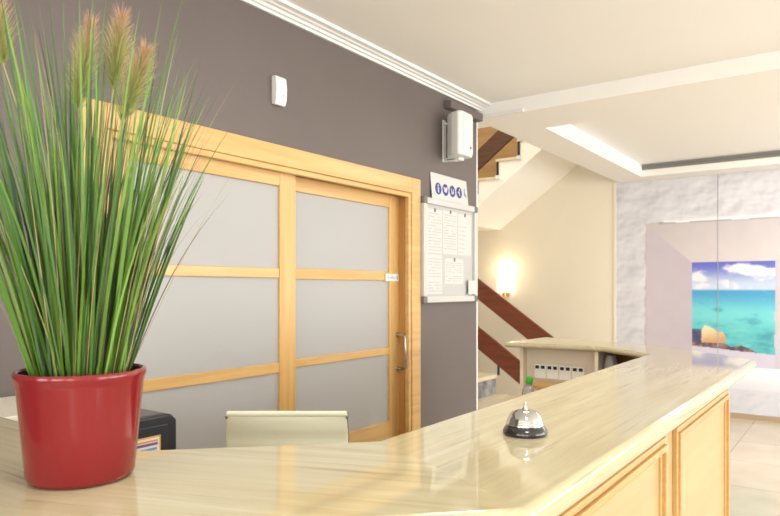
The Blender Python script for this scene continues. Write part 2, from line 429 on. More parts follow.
# ================================================================== RECEPTION COUNTER
ZT, ZB = H - 0.30, H - 0.34
ct = root('reception_counter', (-0.6, 1.9, 0), 0, 'long angled reception counter with polished travertine top and honey wood panels', 'counter')
P = {  # plan of the stone top
    'ri0': (-2.20, 0.72), 'ro0': (-2.20, 0.30), 'ri': (-1.085, 0.72), 'ro': (-0.89, 0.30),
    'ni': (-0.775, 1.035), 'no': (-0.362, 0.828), 'fi': (-0.785, 3.11), 'fo': (-0.356, 3.13),
    'gi': (-1.06, 3.345), 'go': (-0.93, 3.63), 'g1': (-0.62, 3.40), 'g2': (-1.20, 3.745), 'ei': (-1.60, 3.32), 'eo': (-1.57, 3.82)}
bm = bmesh.new()
V = {k: bm.verts.new((x, y, ZT)) for k, (x, y) in P.items()}
sect = [(['ri0', 'ro0', 'ro', 'ri'], 2), (['ri', 'ro', 'no', 'ni'], 1), (['ni', 'no', 'fo', 'fi'], 0),
        (['fi', 'fo', 'g1', 'go', 'gi'], 0), (['gi', 'go', 'g2', 'eo', 'ei'], 2)]
tops = []
for ks, mi in sect:
    f = bm.faces.new([V[k] for k in ks]); f.material_index = mi; tops.append(f)
bmesh.ops.recalc_face_normals(bm, faces=bm.faces[:])
g = bmesh.ops.extrude_face_region(bm, geom=tops)
nv = [e for e in g['geom'] if isinstance(e, bmesh.types.BMVert)]
THICK = {'ro0', 'ro', 'no', 'fo', 'g1', 'go'}
for v in nv:
    kk = min(P, key=lambda q: (P[q][0] - v.co.x) ** 2 + (P[q][1] - v.co.y) ** 2)
    v.co.z = ZT - (0.044 if kk in THICK else 0.028)
# the extruded copy is the underside; keep both faces
if not any(f.is_valid and all(abs(v.co.z - ZT) < 1e-6 for v in f.verts) for f in bm.faces):
    for ks, mi in sect:
        f = bm.faces.new([V[k] for k in ks]); f.material_index = mi
bmesh.ops.recalc_face_normals(bm, faces=bm.faces[:])
edges = []
for e in bm.edges:
    if len(e.link_faces) == 2 and e.calc_face_angle(0) > math.radians(50) and abs(e.verts[0].co.z - e.verts[1].co.z) < 0.02:
        edges.append(e)
bmesh.ops.bevel(bm, geom=edges, offset=0.0132, segments=5, profile=0.5, affect='EDGES')
mb = MB(); mb.bm.free(); mb.bm = bm
top = mb.build('countertop', [M['stone_long'], M['stone_diag'], M['stone_cross']], ct, smooth=True)
for p in top.data.polygons:
    if abs(p.normal.z) > 0.995: p.use_smooth = False

BX = -0.42     # wood front
b = MB()
b.prism([(BX, 0.86), (BX, 2.83), (-0.72, 2.98), (-0.72, 1.06)], 'z', 0.0, ZB)
b.prism([(BX, 0.86), (-0.72, 1.06), (-1.10, 0.69), (-0.91, 0.36)], 'z', 0.0, ZB)
b.prism([(-0.91, 0.36), (-1.10, 0.69), (-2.17, 0.69), (-2.17, 0.36)], 'z', 0.0, ZB)
body = b.build('counter_body', M['veneer'], ct, bevel=0.004)
# raised panels on the front: each a field with a moulded frame
def frame_ring(mb_, y0, y1, z0, z1, wd, x0, x1):
    mb_.prism([(y0, z0), (y1, z0), (y1 - wd, z0 + wd), (y0 + wd, z0 + wd)], 'x', x0, x1)
    mb_.prism([(y0, z1), (y1, z1), (y1 - wd, z1 - wd), (y0 + wd, z1 - wd)], 'x', x0, x1)
    mb_.prism([(y0, z0), (y0, z1), (y0 + wd, z1 - wd), (y0 + wd, z0 + wd)], 'x', x0, x1)
    mb_.prism([(y1, z0), (y1, z1), (y1 - wd, z1 - wd), (y1 - wd, z0 + wd)], 'x', x0, x1)
for (y0, y1) in ((0.97, 1.80), (1.92, 2.785)):
    z0, z1 = 0.14, ZB - 0.045
    fl = MB().box(BX - 0.004, BX + 0.003, y0 + 0.03, y1 - 0.03, z0 + 0.03, z1 - 0.03).build('front_panel', M['veneer'], ct)
    mo = MB()
    frame_ring(mo, y0, y1, z0, z1, 0.016, BX - 0.002, BX + 0.013)
    frame_ring(mo, y0 + 0.016, y1 - 0.016, z0 + 0.016, z1 - 0.016, 0.016, BX - 0.002, BX + 0.020)
    frame_ring(mo, y0 + 0.032, y1 - 0.032, z0 + 0.032, z1 - 0.032, 0.012, BX - 0.002, BX + 0.010)
    mo.build('moulding', M['moulding'], fl, bevel=0.003)
MB().box(BX - 0.01, BX + 0.006, 2.802, 2.835, 0, ZB).build('corner_post', M['moulding'], ct, bevel=0.003)
MB().box(BX - 0.004, BX + 0.008, 0.90, 2.802, 0.0, 0.09).build('plinth', M['moulding'], ct, bevel=0.003)
# far corner: thin outer shell, open on the clerk's side
sh = MB()
sh.prism([(BX, 2.83), (-0.66, 3.34), (-0.955, 3.565), (-1.21, 3.685), (-1.54, 3.75), (-1.54, 3.73), (-1.205, 3.665), (-0.945, 3.545), (-0.655, 3.315), (-0.445, 2.86)], 'z', 0, ZB)
sh.build('corner_shell', M['shelf_wood'], ct)
MB().prism([(-0.72, 3.02), (-0.46, 2.96), (-0.66, 3.31), (-0.94, 3.53), (-1.09, 3.60), (-1.09, 3.37)], 'z', H - 0.52, H - 0.50).build('corner_shelf', M['dark_inside'], ct)
MB().box(-1.112, -1.094, 3.36, 3.60, 0, H - 0.325).build('divider', M['panel_cream'], ct)
MB().box(-1.525, -1.112, 3.45, 3.47, 0, H - 0.325).build('back_panel', M['panel_cream'], ct)
MB().box(-1.545, -1.525, 3.40, 3.74, 0, H - 0.325).build('end_panel', M['panel_cream'], ct)
MB().box(-1.525, -1.115, 3.16, 3.45, H - 0.64, H - 0.62).build('lower_shelf', M['ledge_wood'], ct, bevel=0.003)
MB().box(-1.45, -1.115, 3.28, 3.45, H - 0.535, H - 0.515).build('ledge', M['ledge_wood'], ct, bevel=0.003)
MB().box(-1.525, -1.115, 3.40, 3.45, 0, H - 0.64).build('ledge_support', M['panel_cream'], ct)

# row of switches on the clerk's side panel
sw = root('switch_panel', (-1.335, 3.45, H - 0.50), 0, 'row of white light switches on the cream panel under the far counter end', 'switch')
MB().box(-1.485, -1.185, 3.444, 3.45, H - 0.507, H - 0.413).build('back_plate', M['panel_cream'], sw, bevel=0.002)
for k in range(8):
    x0 = -1.478 + k * 0.0357 + (0.003 if k % 2 == 0 else 0.0)
    s = MB().box(x0, x0 + 0.0325, 3.438, 3.444, H - 0.50, H - 0.424).build('switch', M['switch_white'], sw, bevel=0.0015)
    MB().box(x0 + 0.006, x0 + 0.0265, 3.4355, 3.4385, H - 0.447, H - 0.430).build('button', M['black'], s)

# bottle with a green cap on the lower shelf
bx, by, bz = -1.424, 3.215, H - 0.62
bt = root('small_bottle', (bx, by, bz), 0, 'small clear bottle with green cap at the left end of the switch panel', 'bottle')
def bl(prof): return MB().lathe(prof, 24, Matrix.Translation((bx, by, bz)) @ Matrix.Rotation(math.radians(7), 4, 'Y'))
bl([(0.024, 0.004), (0.030, 0.008), (0.031, 0.080), (0.028, 0.098), (0.016, 0.112), (0.014, 0.120)]).build('bottle_body', M['clear'], bt, smooth=True)
bl([(0.017, 0.118), (0.0185, 0.121), (0.0185, 0.150), (0.015, 0.155)]).build('cap', M['green_cap'], bt, smooth=True)

# crumpled bag on the corner shelf
bg = MB()
random.seed(8)
prof = []
bcx, bcy = -1.052, 3.44
n = 18
rows = 7
rings = []
for i in range(rows):
    zz = H - 0.50 + 0.15 * i / (rows - 1)
    k = 1.0 if i < 5 else (0.86 if i == 5 else 0.6)
    ring = []
    for j in range(n):
        an = 2 * PI * j / n
        rr = k * (1 + 0.16 * noise.noise((math.cos(an) * 2, math.sin(an) * 2, i * 0.9)))
        ring.append(bg.bm.verts.new((bcx + 0.036 * rr * math.cos(an), bcy + 0.040 * rr * math.sin(an), zz)))
    rings.append(ring)
for i in range(rows - 1):
    for j in range(n):
        bg.bm.faces.new((rings[i][j], rings[i][(j + 1) % n], rings[i + 1][(j + 1) % n], rings[i + 1][j]))
bg.bm.faces.new(rings[0][::-1]); bg.bm.faces.new(rings[-1])
tag(settle(bg.build('plastic_bag', M['bag'], smooth=True)), 'crumpled grey plastic bag on the shelf inside the far counter corner', 'bag')

# ------------------------------------------------------------------ service bell
bc = (-0.559, 1.255, ZT)
be = root('service_bell', bc, 0, 'chrome service bell with black base on the travertine counter', 'bell')
T = Matrix.Translation(bc)
MB().lathe([(0.0, 0.0), (0.043, 0.0), (0.0455, 0.003), (0.0455, 0.007), (0.043, 0.013), (0.037, 0.019), (0.034, 0.0205), (0.0, 0.0205)], 64, T, False, False).build('bell_base', M['black_soft'], be, smooth=True)
dome = [(0.0375, 0.0195), (0.0385, 0.0205), (0.0385, 0.0225)]
for k in range(1, 15):
    an = k / 14 * PI / 2
    dome.append((max(0.0005, 0.0365 * math.cos(an) ** 0.85), 0.0235 + 0.0285 * math.sin(an)))
MB().lathe(dome, 64, T).build('bell_dome', M['chrome'], be, smooth=True)
MB().lathe([(0.0062, 0.0515), (0.0062, 0.0535), (0.0030, 0.055), (0.0020, 0.061), (0.0028, 0.064), (0.0020, 0.0665), (0.0003, 0.067)], 20, T).build('plunger', M['satin'], be, smooth=True)

# ------------------------------------------------------------------ potted ornamental grass
pc = (-1.006, 0.5605, ZT)
pt = root('potted_grass', pc, 0, 'tall green ornamental grass with pinkish plumes in a glossy red pot', 'potted plant')
T = Matrix.Translation(pc)
prof = [(0.0, 0.0), (0.068, 0.0), (0.074, 0.003), (0.0775, 0.009), (0.0835, 0.075), (0.0905, 0.150), (0.0925, 0.158), (0.0945, 0.163), (0.0948, 0.168), (0.0930, 0.1715), (0.0895, 0.1718), (0.0875, 0.169)]
prof = [(r_ * 1.025, z_) for r_, z_ in prof]
pot = MB().lathe(prof, 72, T, False, False).build('pot', M['red'], pt, smooth=True)
MB().lathe([(0.0897, 0.169), (0.0887, 0.160), (0.084, 0.140)], 72, T, False, False).build('pot_lining', M['red_in'], pot, smooth=True)
MB().lathe([(0.0, 0.148), (0.05, 0.147), (0.0835, 0.144), (0.0828, 0.13), (0.0, 0.13)], 40, T, False, False).build('moss_filler', M['soil'], pt, smooth=True)

random.seed(21)
RIM = ZT + 0.142
def blade(mb_, an, r0, lean, curl, length, w0, seg=9, twist=None):
    base = Vector((pc[0] + r0 * math.cos(an), pc[1] + r0 * math.sin(an), RIM))
    out = Vector((math.cos(an + random.uniform(-0.35, 0.35)), math.sin(an + random.uniform(-0.35, 0.35)), 0)).normalized()
    pts, ws, sd = [], [], []
    p = base.copy(); st = length / seg
    tw = random.uniform(0, PI) if twist is None else twist
    wob = random.uniform(-0.1, 0.1)
    tang = Vector((-out.y, out.x, 0))
    for i in range(seg + 1):
        s = i / seg
        pts.append(p.copy())
        ws.append(w0 * (0.75 + 0.5 * s if s < 0.35 else (0.925 * (1 - ((s - 0.35) / 0.65) ** 1.7) + 0.03)))
        a_ = lean + curl * s ** 1.8
        d = Vector((0, 0, 1)) * math.cos(a_) + out * math.sin(a_) + tang * wob * s
        d.normalize()
        u = d.cross(tang).normalized()
        ss = (tang * math.cos(tw + 0.5 * s) + u * math.sin(tw + 0.5 * s)).normalized()
        sd.append(ss)
        p += d * st
    mb_.ribbon(pts, ws, sd)
g = MB()
for k in range(400):
    an = random.uniform(0, 2 * PI); q = random.random() ** 0.6
    r0 = 0.068 * q
    lean = 0.02 + 0.27 * q * random.uniform(0.5, 1.25)
    curl = random.uniform(-0.02, 0.36) * (0.4 + q)
    blade(g, an, r0, lean, curl, random.choice((random.uniform(0.26, 0.44), random.uniform(0.36, 0.56), random.uniform(0.42, 0.60))), random.uniform(0.0026, 0.0072))
for k in range(45):
    an = random.uniform(0, 2 * PI); q = random.random() ** 0.6
    blade(g, an, 0.066 * q, 0.02 + 0.17 * q * random.uniform(0.4, 1.2), random.uniform(0.0, 0.22), random.uniform(0.52, 0.66), random.uniform(0.0028, 0.0058))
g.build('grass_blades', M['blades'], pt, fix=False)
g = MB()
for k in range(150):
    an = random.uniform(0, 2 * PI); q = random.random() ** 0.5
    blade(g, an, 0.066 * q, 0.04 + 0.30 * q * random.uniform(0.4, 1.3), random.uniform(0.0, 0.5), random.uniform(0.30, 0.56), random.uniform(0.0010, 0.0022))
g.build('dark_strands', M['strands'], pt, fix=False)

def at(px, py, t):
    a_ = (px - 390) / F
    return Vector((t * (-ST + CT * a_), t * (CT + ST * a_), H + t * (288 - py) / F))
for i, (p0, p1, t) in enumerate((((78, 112), (91, 14), 1.02), ((113, 92), (122, 11), 1.05), ((121, 122), (148, 45), 1.00), ((4, 66), (-7, -10), 1.00))):
    A, B = at(*p0, t), at(*p1, t)
    foot = Vector((pc[0] + (A.x - pc[0]) * 0.2, pc[1] + (A.y - pc[1]) * 0.2, RIM))
    pts = []
    for k in range(11):
        s = k / 10
        c1 = foot + Vector((0, 0, 0.22))
        pts.append((1 - s) ** 2 * foot + 2 * s * (1 - s) * c1 + s * s * A)
    for k in range(1, 9): pts.append(A + (B - A) * k / 9)
    st = MB().tube(pts, 0.0013, 6).build('plume_stem', M['strands'], pt, smooth=True)
    hmb = MB(); ax = (B - A); L = ax.length; ax.normalize()
    e1 = ax.cross(Vector((0.3, 0.8, 0.1))).normalized(); e2 = ax.cross(e1)
    for k in range(760):
        s = random.random() ** 0.9
        o_ = A + ax * L * s * 0.92
        an = random.uniform(0, 2 * PI)
        rad = (e1 * math.cos(an) + e2 * math.sin(an))
        ln = (0.021 + 0.017 * math.sin(PI * min(1, s + 0.15))) * random.uniform(0.6, 1.25)
        up = random.uniform(0.8, 1.7)
        d = (rad + ax * up).normalized()
        q1 = o_ + d * ln * 0.5; q2 = o_ + d * ln + ax * ln * 0.12
        sv = d.cross(Vector((random.uniform(-1, 1), random.uniform(-1, 1), random.uniform(-1, 1)))).normalized()
        hmb.ribbon([o_, q1, q2], [0.0010, 0.0008, 0.0002], [sv] * 3)
    hmb.build('seed_plume', M['plume'], st, fix=False)

# ================================================================== BEHIND THE COUNTER
# cream swivel chair
chp = at(287, 411, 2.60)
cr = root('office_chair', (chp.x, chp.y, 0), TH, 'cream leather office chair with ribbed low back behind the counter', 'chair')
CM = WORLD[cr.name]
def local(mb_): bmesh.ops.transform(mb_.bm, matrix=CM, verts=mb_.bm.verts[:]); return mb_
ztop = chp.z
def sling(pts, half, th, name, mat, ribs):
    """a padded band following pts (y, z) with seams across it"""
    mb_ = MB()
    dense = []
    for i in range(len(pts) - 1):
        for k in range(6):
            s = k / 6
            dense.append((pts[i][0] + (pts[i + 1][0] - pts[i][0]) * s, pts[i][1] + (pts[i + 1][1] - pts[i][1]) * s, pts[i][2] + (pts[i + 1][2] - pts[i][2]) * s))
    dense.append(pts[-1])
    loops = []
    acc = 0.0
    for i, (y, z, hw) in enumerate(dense):
        if i: acc += math.hypot(y - dense[i - 1][0], z - dense[i - 1][1])
        a0 = dense[max(0, i - 1)]; a1 = dense[min(len(dense) - 1, i + 1)]
        ty, tz = a1[0] - a0[0], a1[1] - a0[1]; l = math.hypot(ty, tz) or 1
        ny, nz = -tz / l, ty / l
        f = abs(math.sin(PI * acc / ribs))
        tt = th * (0.45 + 0.55 * f ** 0.4)
        prof_ = []
        for (x, o_) in ((-hw, 0.15), (-hw + 0.012, 1), (hw - 0.012, 1), (hw, 0.15), (hw, -0.15), (hw - 0.012, -1), (-hw + 0.012, -1), (-hw, -0.15)):
            prof_.append(mb_.bm.verts.new((x, y + ny * tt * 0.5 * o_, z + nz * tt * 0.5 * o_)))
        loops.append(prof_)
    for a0, a1 in zip(loops, loops[1:]):
        for k in range(8):
            mb_.bm.faces.new((a0[k], a0[(k + 1) % 8], a1[(k + 1) % 8], a1[k]))
    mb_.bm.faces.new(loops[0][::-1]); mb_.bm.faces.new(loops[-1])
    return local(mb_).build(name, mat, cr, smooth=True)
back = [(0.0, ztop - 0.012, 0.237), (0.004, ztop - 0.10, 0.243), (0.0, ztop - 0.22, 0.242), (-0.02, ztop - 0.34, 0.245), (-0.06, ztop - 0.45, 0.245)]
sling(back, 0.23, 0.024, 'backrest', M['cream_leather'], 0.088)
local(MB().cyl((-0.237, 0, ztop - 0.012), (0.237, 0, ztop - 0.012), 0.0125, 16)).build('top_roll', M['cream_leather'], cr, smooth=True)
seat = [(-0.06, 0.475, 0.245), (-0.12, 0.452, 0.248), (-0.30, 0.455, 0.250), (-0.46, 0.470, 0.248), (-0.50, 0.455, 0.245)]
sling(seat, 0.24, 0.028, 'seat', M['cream_leather'], 0.088)
for s in (-1, 1):
    x = s * 0.250
    local(MB().tube([(x * 0.93, 0.022, ztop - 0.012), (x * 0.94, 0.026, ztop - 0.10), (x * 0.97, 0.02, ztop - 0.22), (x + s * 0.012, -0.03, ztop - 0.36), (x + s * 0.012, -0.08, 0.47), (x + s * 0.012, -0.14, 0.445), (x + s * 0.014, -0.30, 0.445), (x + s * 0.012, -0.49, 0.455)], 0.0085, 10)).build('side_frame', M['chrome'], cr, smooth=True)
    local(MB().cyl((x * 0.94, 0.006, ztop - 0.020), (x * 0.975, 0.006, ztop - 0.020), 0.0145, 14)).build('frame_cap', M['satin'], cr, smooth=True)
    local(MB().tube([(x + s * 0.012, -0.06, 0.50), (x + s * 0.05, -0.07, 0.60), (x + s * 0.055, -0.12, 0.655), (x + s * 0.055, -0.32, 0.655), (x + s * 0.05, -0.38, 0.60), (x + s * 0.014, -0.37, 0.45)], 0.011, 10)).build('armrest', M['chrome'], cr, smooth=True)
local(MB().cyl((0, -0.25, 0.11), (0, -0.25, 0.43), 0.024, 16).box(-0.22, 0.22, -0.30, -0.20, 0.418, 0.44)).build('column', M['chrome'], cr, smooth=True)
for k in range(5):
    an = 2 * PI * k / 5 + 0.3
    ex, ey = 0.29 * math.cos(an), -0.25 + 0.29 * math.sin(an)
    lg = local(MB().tube([(0, -0.25, 0.12), (ex * 0.6, -0.25 + (ey + 0.25) * 0.6, 0.10), (ex, ey, 0.078)], 0.02, 10, 0.012)).build('base_leg', M['chrome'], cr, smooth=True)
    w2 = MB()
    for q in (-0.013, 0.013):
        vx, vy = -math.sin(an), math.cos(an)
        w2.cyl((ex + vx * (q - 0.008), ey + vy * (q - 0.008), 0.028), (ex + vx * (q + 0.008), ey + vy * (q + 0.008), 0.028), 0.028, 16)
    w2.cyl((ex, ey, 0.03), (ex, ey, 0.08), 0.007, 8)
    local(w2).build('caster', M['black'], lg, smooth=True)

# staff desk against the wall, with the black printer on it, white cabinet at its left
dk = root('side_table', (-1.82, 1.11, 0), 0, 'small white table under the black office machine behind the counter', 'table')
MB().box(-1.94, -1.68, 0.96, 1.25, 0.715, 0.74).build('tabletop', M['white_board'], dk, bevel=0.003)
for (x, y) in ((-1.93, 0.97), (-1.73, 0.97), (-1.93, 1.20), (-1.73, 1.20)):
    MB().box(x, x + 0.04, y, y + 0.04, 0, 0.715).build('leg', M['satin'], dk)
cb = root('cabinet', (-2.15, 0.96, 0), 0, 'white cabinet against the dark wall at left of the red pot', 'cabinet')
MB().box(-2.33, -1.985, 0.77, 1.15, 0.06, H - 0.386).build('cabinet_body', M['white_board'], cb, bevel=0.003)
MB().box(-2.335, -1.965, 0.765, 1.155, H - 0.386, H - 0.366).build('cabinet_top', M['white_board'], cb, bevel=0.003)
MB().box(-2.31, -2.0, 0.79, 1.13, 0, 0.06).build('plinth', M['grey_plastic'], cb)
for (y0, y1, yk) in ((0.775, 0.958, 0.94), (0.962, 1.145, 0.98)):
    d = MB().box(-1.985, -1.970, y0, y1, 0.07, H - 0.392).build('cabinet_door', M['white_board'], cb, bevel=0.002)
    MB().tube([(-1.970, yk, 0.62), (-1.95, yk, 0.62), (-1.95, yk, 0.74), (-1.970, yk, 0.74)], 0.005, 8).build('door_handle', M['satin'], d, smooth=True)

x1, y1, zt = -1.70, 1.25, H - 0.379
pr = root('printer', (x1 - 0.12, 1.05, 0.74), 0, 'black boxy office machine with coloured sticker beside the red pot', 'printer')
MB().prism([(0.99, 0.745), (y1, 0.745), (y1, zt - 0.022), (y1 - 0.02, zt - 0.003), (0.99, zt - 0.003)], 'x', x1 - 0.24, x1).build('casing', M['charcoal'], pr, bevel=0.006)
MB().box(x1 - 0.225, x1 - 0.02, 1.0, y1 - 0.035, zt - 0.004, zt).build('lid', M['charcoal_top'], pr)
MB().box(x1 - 0.002, x1 + 0.005, 1.0, y1 - 0.035, 0.78, zt - 0.030).build('front_cover', M['charcoal'], pr, bevel=0.003)
for (xx, yy) in ((x1 - 0.22, 1.01), (x1 - 0.04, 1.01), (x1 - 0.22, y1 - 0.04), (x1 - 0.04, y1 - 0.04)):
    MB().box(xx, xx + 0.02, yy, yy + 0.02, 0.74, 0.745).build('foot', M['black'], pr)
X5, X6, X7 = x1 + 0.005, x1 + 0.006, x1 + 0.0066
ls = MB().box(X5, X6, 1.02, 1.188, zt - 0.14, zt - 0.058).paint(1)
ls.box(X6, X7, 1.02, 1.188, zt - 0.0625, zt - 0.058).box(X6, X7, 1.184, 1.188, zt - 0.14, zt - 0.0625).box(X6, X7, 1.025, 1.178, zt - 0.0745, zt - 0.069).paint(2)
ls.box(X6, X7, 1.03, 1.178, zt - 0.085, zt - 0.077).box(X6, X7, 1.03, 1.178, zt - 0.112, zt - 0.104).paint(3)
ls.box(X6, X7, 1.03, 1.175, zt - 0.099, zt - 0.092)
ls.build('sticker', [M['label_white'], M['label_orange'], M['label_purple'], M['label_blue']], pr)

# ================================================================== ON THE TAUPE WALL
# notice board
NB0, NB1, NZ0, NZ1 = 3.600, 4.335, H - 0.098, H + 0.600
XB = WX + 0.042
nb = root('notice_board', (WX, (NB0 + NB1) / 2, NZ0), 0, 'white framed notice board with grey corners on the dark wall', 'notice board')
MB().box(WX, WX + 0.022, NB0 + 0.02, NB1 - 0.02, NZ0 + 0.02, NZ1 - 0.02).build('backing', M['board_back'], nb)
fm = MB(); fw = 0.042
fm.box(WX, XB, NB0, NB0 + fw, NZ0 + fw, NZ1 - fw).box(WX, XB, NB1 - fw, NB1, NZ0 + fw, NZ1 - fw)
fm.box(WX, XB, NB0 + fw, NB1 - fw, NZ0, NZ0 + fw).box(WX, XB, NB0 + fw, NB1 - fw, NZ1 - fw, NZ1)
fm.build('frame', M['alu'], nb, bevel=0.006)
for y in (NB0, NB1 - fw):
    for z in (NZ0, NZ1 - fw):
        MB().box(WX, XB + 0.002, y - 0.002 if y == NB0 else y, y + fw + (0.002 if y != NB0 else 0), z - (0.002 if z == NZ0 else 0), z + fw + (0.002 if z != NZ0 else 0)).build('frame_corner', M['grey_plastic'], nb, bevel=0.006)
random.seed(3)
def sheet(y0, y1, z0, z1, label, lines, pin=True, x=WX + 0.0222, head=0, full=1.0):
    tb = MB().box(x, x + 0.001, y0, y1, z0, z1).paint(1)
    n_ = lines
    for k in range(n_):
        zz = z1 - 0.03 - (z1 - z0 - 0.05) * k / max(1, n_ - 1)
        if random.random() < 0.12: continue
        y = y0 + 0.016
        while y < y0 + (y1 - y0 - 0.02) * full:
            l = random.uniform(0.012, 0.04)
            if random.random() < 0.85:
                tb.box(x + 0.001, x + 0.0013, y, min(y + l, y1 - 0.012), zz - 0.0022, zz + 0.0022)
            y += l + 0.008
    s = tb.build('notice_sheet', [M['paper'], M['ink']])
    tag(settle(s), label, 'paper', 'printed sheets on the notice board')
    if pin:
        ym = (y0 + y1) / 2
        MB().box(x + 0.001, x + 0.008, ym - 0.004, ym + 0.004, z1 - 0.018, z1 + 0.006).build('pin', M['grey_plastic'], s)
sheet(3.662, 3.856, H + 0.235, H + 0.530, 'printed white sheet at top left of the notice board', 13)
sheet(3.866, 4.064, H + 0.235, H + 0.535, 'printed white sheet at top middle of the notice board', 15)
sheet(4.074, 4.268, H + 0.235, H + 0.530, 'sparsely printed white sheet at top right of the notice board', 9, full=0.55)
sheet(3.662, 3.856, H - 0.040, H + 0.225, 'printed white sheet at bottom left of the notice board', 12, pin=False)
sheet(3.892, 4.150, H + 0.030, H + 0.205, 'short pinned white sheet in the lower middle of the notice board', 9)
cd = MB().box(XB + 0.0005, XB + 0.002, 4.190, 4.318, H - 0.045, H + 0.055).build('white_card', M['paper'])
tag(settle(cd), 'blank white card over the lower right corner of the notice board', 'card')

# pictogram sign standing on the board
sx = WX + 0.012
sg = root('pictogram_sign', (sx, 4.005, NZ1), 0, 'white sign with a row of blue round pictograms standing on the notice board', 'sign')
Rt = Matrix.Translation((sx, 4.005, NZ1)) @ Matrix.Rotation(math.radians(-3.0), 4, 'Y') @ Matrix.Rotation(math.radians(1.0), 4, 'X')
def sgx(mb_): bmesh.ops.transform(mb_.bm, matrix=Rt, verts=mb_.bm.verts[:]); return mb_
sgx(MB().prism([(-0.262, 0.006), (0.236, 0.0), (0.222, 0.176), (-0.270, 0.186)], 'x', 0, 0.003)).build('sign_sheet', M['paper'], sg)
def disc(y, z, r, x0, x1, mb_=None):
    mb_ = mb_ or MB()
    return mb_.prism([(y + r * math.cos(2 * PI * k / 28), z + r * math.sin(2 * PI * k / 28)) for k in range(28)], 'x', x0, x1)
for i, y in enumerate((-0.178, -0.083, 0.012, 0.107)):
    z = 0.082
    d = sgx(disc(y, z, 0.041, 0.003, 0.0038)).build('pictogram', M['blue'], sg)
    q = MB(); X0, X1 = 0.0038, 0.0043
    if i == 0:      # standing figure
        disc(y, z + 0.022, 0.007, X0, X1, q); q.box(X0, X1, y - 0.007, y + 0.007, z - 0.027, z + 0.012)
    elif i == 1:    # bowl shape
        q.prism([(y - 0.024, z + 0.022), (y - 0.016, z - 0.014), (y + 0.012, z - 0.020), (y + 0.026, z + 0.004), (y + 0.026, z + 0.026), (y + 0.004, z + 0.012)], 'x', X0, X1)
    elif i == 2:    # cup shape
        q.prism([(y - 0.018, z + 0.020), (y - 0.012, z - 0.020), (y + 0.014, z - 0.020), (y + 0.020, z + 0.016), (y + 0.011, z + 0.016), (y + 0.006, z - 0.008), (y - 0.004, z - 0.008), (y - 0.010, z + 0.020)], 'x', X0, X1)
    else:           # leaning figure
        disc(y + 0.006, z + 0.020, 0.007, X0, X1, q); q.prism([(y - 0.008, z + 0.012), (y + 0.006, z + 0.010), (y + 0.014, z - 0.024), (y + 0.004, z - 0.024)], 'x', X0, X1); q.box(X0, X1, y - 0.022, y - 0.006, z - 0.004, z + 0.004)
    sgx(q).build('figure', M['paper'], d)
q = MB(); y, z = 0.190, 0.082
disc(y - 0.004, z + 0.030, 0.007, 0.003, 0.0038, q)
q.prism([(y - 0.010, z + 0.020), (y + 0.0, z + 0.020), (y + 0.002, z - 0.006), (y + 0.018, z - 0.010), (y + 0.020, z - 0.030), (y + 0.012, z - 0.030), (y + 0.010, z - 0.018), (y - 0.010, z - 0.014)], 'x', 0.003, 0.0038)
sgx(q).build('seated_figure', M['blue'], sg)

# loudspeaker
sp = root('wall_speaker', (WX, 3.93, H + 0.89), 0, 'white loudspeaker on a bracket below the crown moulding', 'speaker')
plan = [(WX + 0.035, 3.905), (WX + 0.030, 3.93), (WX + 0.030, 3.97), (WX + 0.05, 4.005), (WX + 0.10, 4.015), (WX + 0.165, 4.010), (WX + 0.185, 3.99), (WX + 0.190, 3.955), (WX + 0.190, 3.855), (WX + 0.182, 3.828), (WX + 0.165, 3.818), (WX + 0.11, 3.835), (WX + 0.06, 3.875)]
MB().prism(plan, 'z', H + 0.895, H + 1.19).build('cabinet', M['white_plastic'], sp, bevel=0.012, seg=3)
MB().box(WX + 0.190, WX + 0.194, 3.850, 3.980, H + 0.912, H + 1.172).build('grille', M['white_grille'], sp, bevel=0.004)
MB().box(WX + 0.194, WX + 0.1955, 3.940, 3.956, H + 0.945, H + 0.963).build('badge', M['black'], sp)
MB().box(WX, WX + 0.008, 3.895, 3.935, H + 0.875, H + 1.165).box(WX, WX + 0.10, 3.90, 3.935, H + 0.873, H + 0.889).box(WX + 0.02, WX + 0.13, 3.90, 3.97, H + 0.877, H + 0.895).cyl((WX + 0.004, 3.915, H + 1.14), (WX + 0.05, 3.94, H + 1.14), 0.007, 10).build('bracket', M['white_plastic'], sp, bevel=0.002)

# boxed-in pipe painted like the wall
o = MB().box(WX - 0.002, WX + 0.06, 3.92, 4.388, H + 1.245, H + 1.305).build('pipe_cover', M['taupe'], bevel=0.008)
tag(settle(o), 'short taupe boxed pipe cover under the crown moulding above the speaker', 'pipe cover')

# alarm sensor
se = root('motion_sensor', (WX, 2.312, H + 0.90), 0, 'small white motion sensor high on the dark wall above the door', 'sensor')
MB().prism([(WX - 0.002, H + 0.905), (WX + 0.026, H + 0.900), (WX + 0.036, H + 0.925), (WX + 0.040, H + 0.985), (WX + 0.034, H + 1.035), (WX + 0.024, H + 1.044), (WX - 0.002, H + 1.044)], 'y', 2.275, 2.348).build('sensor_body', M['white_plastic'], se, bevel=0.007, seg=3)
MB().prism([(WX + 0.0395, H + 0.99), (WX + 0.041, H + 0.99), (WX + 0.0355, H + 1.03), (WX + 0.034, H + 1.03)], 'y', 2.288, 2.335).build('lens', M['white_grille'], se)
MB().box(WX + 0.037, WX + 0.0395, 2.315, 2.320, H + 0.945, H + 0.950).build('indicator', M['grey_plastic'], se)

